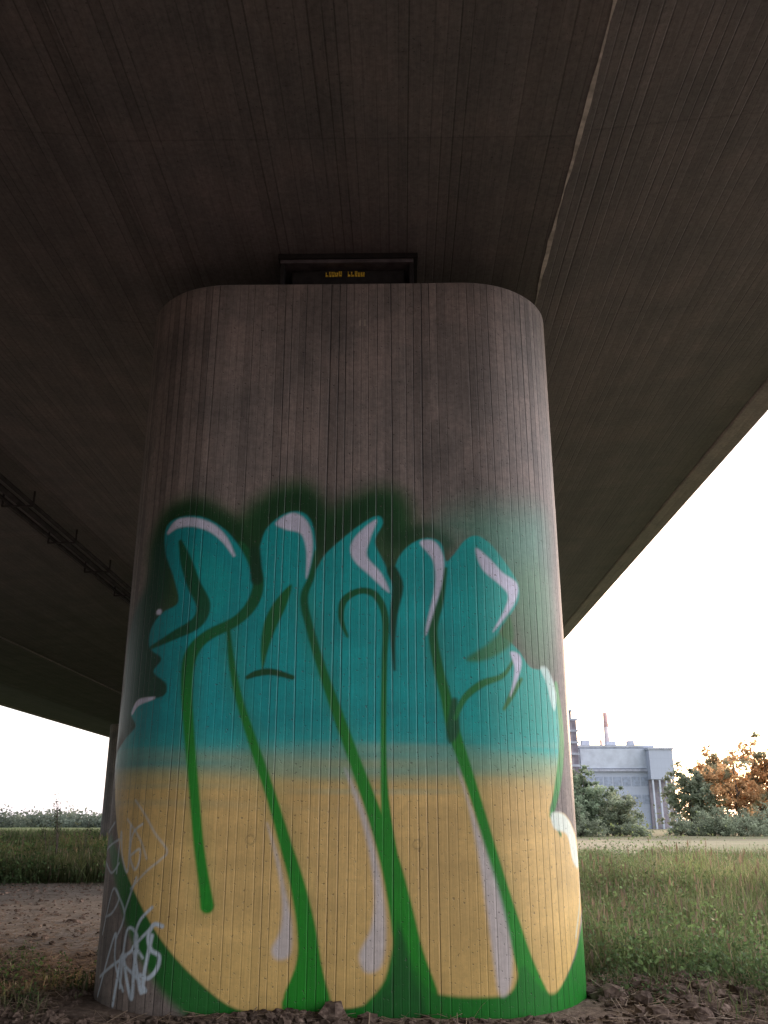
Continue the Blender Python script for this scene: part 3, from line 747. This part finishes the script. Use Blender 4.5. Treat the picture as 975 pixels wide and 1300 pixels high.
X,Y=wedge(2600,-32,-8,26,40); k=clumpy(X,Y,.6,83,.2); X,Y=X[k],Y[k]
weeds("leafy_weeds",X,Y,1.05,22,.045,(0.09,0.15,0.06),"tall leafy green weeds behind the dirt track")
n=420; X=np.concatenate([rng.uniform(-7,-2.9,n),rng.uniform(1.8,5,n)]); Y=8.4+rng.gamma(1.6,1.0,2*n); k=(pathmask(X,Y)<.4)&clumpy(X,Y,1.7,84,.35)&~((X>XL-.1)&(X<XR+.1)); X,Y=X[k],Y[k]
weeds("leafy_weeds",X,Y,.16,18,.016,(0.075,0.13,0.05),"low leafy weeds on bare soil around the pier")
n=460; a=np.radians(np.concatenate([rng.uniform(-40,-8,300),rng.uniform(8,40,160)])); D=rng.uniform(430,560,n)
hh=rng.uniform(1.4,3.6,n)
cen=np.stack([D*np.sin(a),D*np.cos(a),hh],-1); rad=np.stack([rng.uniform(5,10,n),rng.uniform(4,8,n),hh*1.1],-1)
wo=bpy.data.objects.new("distant_woodland",leaf_mesh("distant_woodland",cen,rad,160,0.7,(0.13,0.16,0.125),.8)); link(wo); tag(wo,"low distant line of woodland on the horizon",None,None,"stuff")

# ------------------------------------------------------------ industrial plant
wallm=NT("panel_wall"); tc=wallm.n('ShaderNodeTexCoord').outputs['Object']; sp=wallm.n('ShaderNodeSeparateXYZ'); wallm.l(tc,sp.inputs[0])
fx=wallm.ramp(wallm.math('PINGPONG',wallm.math('DIVIDE',sp.outputs[0],1.2),0.5),0,.06,.35,0)
fz=wallm.ramp(wallm.math('PINGPONG',wallm.math('DIVIDE',sp.outputs[2],3.0),0.5),0,.04,.4,0)
s_=wallm.math('MAXIMUM',fx,fz); nn=wallm.noise(tc,.25,4)
cw=wallm.mix(s_,wallm.mix(nn,(0.47,0.53,0.64),(0.55,0.61,0.72)),(0.40,0.45,0.55)); wall_m=wallm.done(wallm.bsdf(cw,.6))  # wall panels kept pale and bluish, distance haze mixed into their colour
roofm=simple("flat_roof",(0.52,0.56,0.64),.8,.12,.5); glass=simple("window_band",(0.36,0.42,0.53),.3,.2,1.0)
brown=simple("tower_cladding",(0.34,0.31,0.35),.7,.2,.6); framem=simple("steel_frame",(0.44,0.47,0.55),.6,.2,1)
lightm=simple("pale_cladding",(0.60,0.66,0.75),.6,.1,.4)
DB=300
def bx(px,D=DB): return (px-508)*(D*math.cos(PITCH)-0.3)/1150
def bz(py,D=DB): return 1.5+(1045-py)*math.cos(PITCH)*(D*math.cos(PITCH))/1150
hall=bpy.data.objects.new("industrial_hall",None); link(hall); hall.location=(bx(790),DB,0)
tag(hall,"pale blue-grey panel-clad industrial hall with window bands","factory building","buildings of an industrial plant")
x0,x1=bx(741)-bx(790),bx(836)-bx(790); H1=bz(946)
boxes("wall",[(x0,x1,0,30,-.5,H1)],wall_m,0,hall)
boxes("roof",[(x0-.4,x1+.4,-.4,30.4,H1+.01,H1+.8)],roofm,0,hall)
boxes("facade_band",[(x0+.2,x1-.2,-.35,-.12,H1*.74,H1-.4)],lightm,0,hall)
for zz in (H1*.30,H1*.52):
    for i in range(7): boxes("window",[(x0+1.5+i*2.9,x0+3.9+i*2.9,-.10,-.02,zz,zz+2.8)],glass,0,hall)
boxes("cornice",[(x0-.1,x1+.1,-.9,-.36,H1*.70,H1*.70+.7)],framem,0,hall)
for (a,b,hh_) in ((2,4.5,2.0),(10,13,1.6),(17,19,1.8)): boxes("roof_vent",[(x0+a,x0+b,5,8,H1+.81,H1+.81+hh_)],roofm,0,hall)
annex=bpy.data.objects.new("industrial_annex",None); link(annex); annex.location=(bx(845),DB-3,0)
tag(annex,"annex building on columns beside the industrial hall","factory building","buildings of an industrial plant")
ax0,ax1=bx(826)-bx(845),bx(856)-bx(845); H2=bz(950)
boxes("wall",[(ax0,ax1,-1.5,18,H2*.62,H2)],wall_m,0,annex)
boxes("roof",[(ax0-.3,ax1+.3,-1.8,18.3,H2+.01,H2+.6)],roofm,0,annex)
for i in range(4): boxes("column",[(ax0+.3+i*2.1,ax0+.8+i*2.1,-1.2,-.5,-.5,H2*.619)],lightm,0,annex)
boxes("wall",[(ax0+.1,ax1-.1,2.2,2.9,-.5,H2*.615)],brown,0,annex)
tower=bpy.data.objects.new("stair_tower",None); link(tower); tower.location=(bx(730,DB-6),DB-6,0)
tag(tower,"tall brown-grey stair tower with floor bands beside industrial hall","tower","buildings of an industrial plant")
tx0,tx1=bx(718)-bx(730),bx(740)-bx(730); H3=bz(900)
boxes("wall",[(tx0,tx1-1.6,0,8,-.5,H3)],brown,0,tower)
boxes("wall",[(tx1-1.59,tx1,1,7,-.5,H3*.93)],simple("dark_cladding",(0.24,0.22,0.26),.7,.2,.6),0,tower)
for i in range(9): boxes("balcony",[(tx0-.15,tx1+.2,-.5,-.02,H3*(.12+.1*i),H3*(.12+.1*i)+.7)],framem,0,tower)
boxes("roof",[(tx0-.3,tx1-1.4,-.6,8.3,H3+.01,H3+.7)],roofm,0,tower)
redm=simple("red_band",(0.68,0.44,0.41),.6,.12,1); whm=simple("white_band",(0.74,0.64,0.64),.6,.1,1)  # band colours paled, distance haze put into the paint
DC=DB+22
ch=bpy.data.objects.new("chimney",None); link(ch); ch.location=(bx(778,DC),DC,0)
tag(ch,"slender haze-paled red and white banded chimney behind industrial hall","chimney","buildings of an industrial plant")
H4=bz(899,DC); zb=np.linspace(-.5,H4,9)
def rr_(z): return 1.25-0.5*z/H4
for i in range(8):
    v,f=tube([(0,0,zb[i]),(0,0,zb[i+1])],[rr_(zb[i]),rr_(zb[i+1])],20)
    o=bpy.data.objects.new("shaft_band",py_mesh("shaft_band",v,f,redm if i%2 else whm,True)); link(o,ch)
v,f=tube([(0.4,0,H4),(0.4,0,H4+3.4)],[.12,.05],6); o=bpy.data.objects.new("lightning_rod",py_mesh("lightning_rod",v,f,framem)); link(o,ch)
mast=bpy.data.objects.new("exhaust_stack",py_mesh("exhaust_stack",*[q for q in tube([(0,0,0),(0,0,bz(932))],[.5,.4],8)],redm)); link(mast); mast.location=(bx(770,DB+10),DB+10,0)
tag(mast,"short haze-paled red exhaust stack behind the industrial hall","stack")

# ------------------------------------------------------------ light
w=bpy.data.worlds.new("World"); scene.world=w; w.use_nodes=True; nt=w.node_tree; nt.nodes.clear()
sky=nt.nodes.new('ShaderNodeTexSky'); sky.sky_type='NISHITA'; sky.sun_disc=False
EL,AZ=math.radians(5),math.radians(21.5)
sky.sun_elevation=EL; sky.sun_rotation=AZ; sky.air_density=1.0; sky.dust_density=3.0; sky.ozone_density=1.0
bg=nt.nodes.new('ShaderNodeBackground'); bg.inputs[1].default_value=0.15
# bright evening haze, with an added tilt right of the sun to shape pier light
tcw=nt.nodes.new('ShaderNodeTexCoord')
dp=nt.nodes.new('ShaderNodeVectorMath'); dp.operation='DOT_PRODUCT'
ha=math.radians(72); dp.inputs[1].default_value=(math.sin(ha),math.cos(ha),0)
nt.links.new(tcw.outputs['Generated'],dp.inputs[0])
rp=nt.nodes.new('ShaderNodeValToRGB'); e=rp.color_ramp.elements
mr=nt.nodes.new('ShaderNodeMapRange'); mr.inputs[1].default_value=-1; mr.inputs[2].default_value=1
nt.links.new(dp.outputs['Value'],mr.inputs[0]); nt.links.new(mr.outputs[0],rp.inputs[0])
e[0].position=0.0; e[0].color=(.03,.03,.04,1); e[1].position=1.0; e[1].color=(1.0,.95,1.0,1)
q=e.new(0.47); q.color=(.25,.25,.28,1)
sc_=nt.nodes.new('ShaderNodeVectorMath'); sc_.operation='SCALE'; sc_.inputs['Scale'].default_value=28.0
nt.links.new(rp.outputs[0],sc_.inputs[0])
ad=nt.nodes.new('ShaderNodeVectorMath'); ad.operation='ADD'
nt.links.new(sky.outputs[0],ad.inputs[0]); nt.links.new(sc_.outputs[0],ad.inputs[1])
o_=nt.nodes.new('ShaderNodeOutputWorld'); nt.links.new(ad.outputs[0],bg.inputs[0]); nt.links.new(bg.outputs[0],o_.inputs[0])
sl_=bpy.data.lights.new("sun",'SUN'); sl_.energy=3.0; sl_.angle=math.radians(0.5); sl_.color=(1.0,0.68,0.45)
so=bpy.data.objects.new("sun",sl_); link(so)
d=Vector((math.sin(AZ)*math.cos(EL),math.cos(AZ)*math.cos(EL),math.sin(EL)))
so.rotation_euler=d.to_track_quat('Z','Y').to_euler()
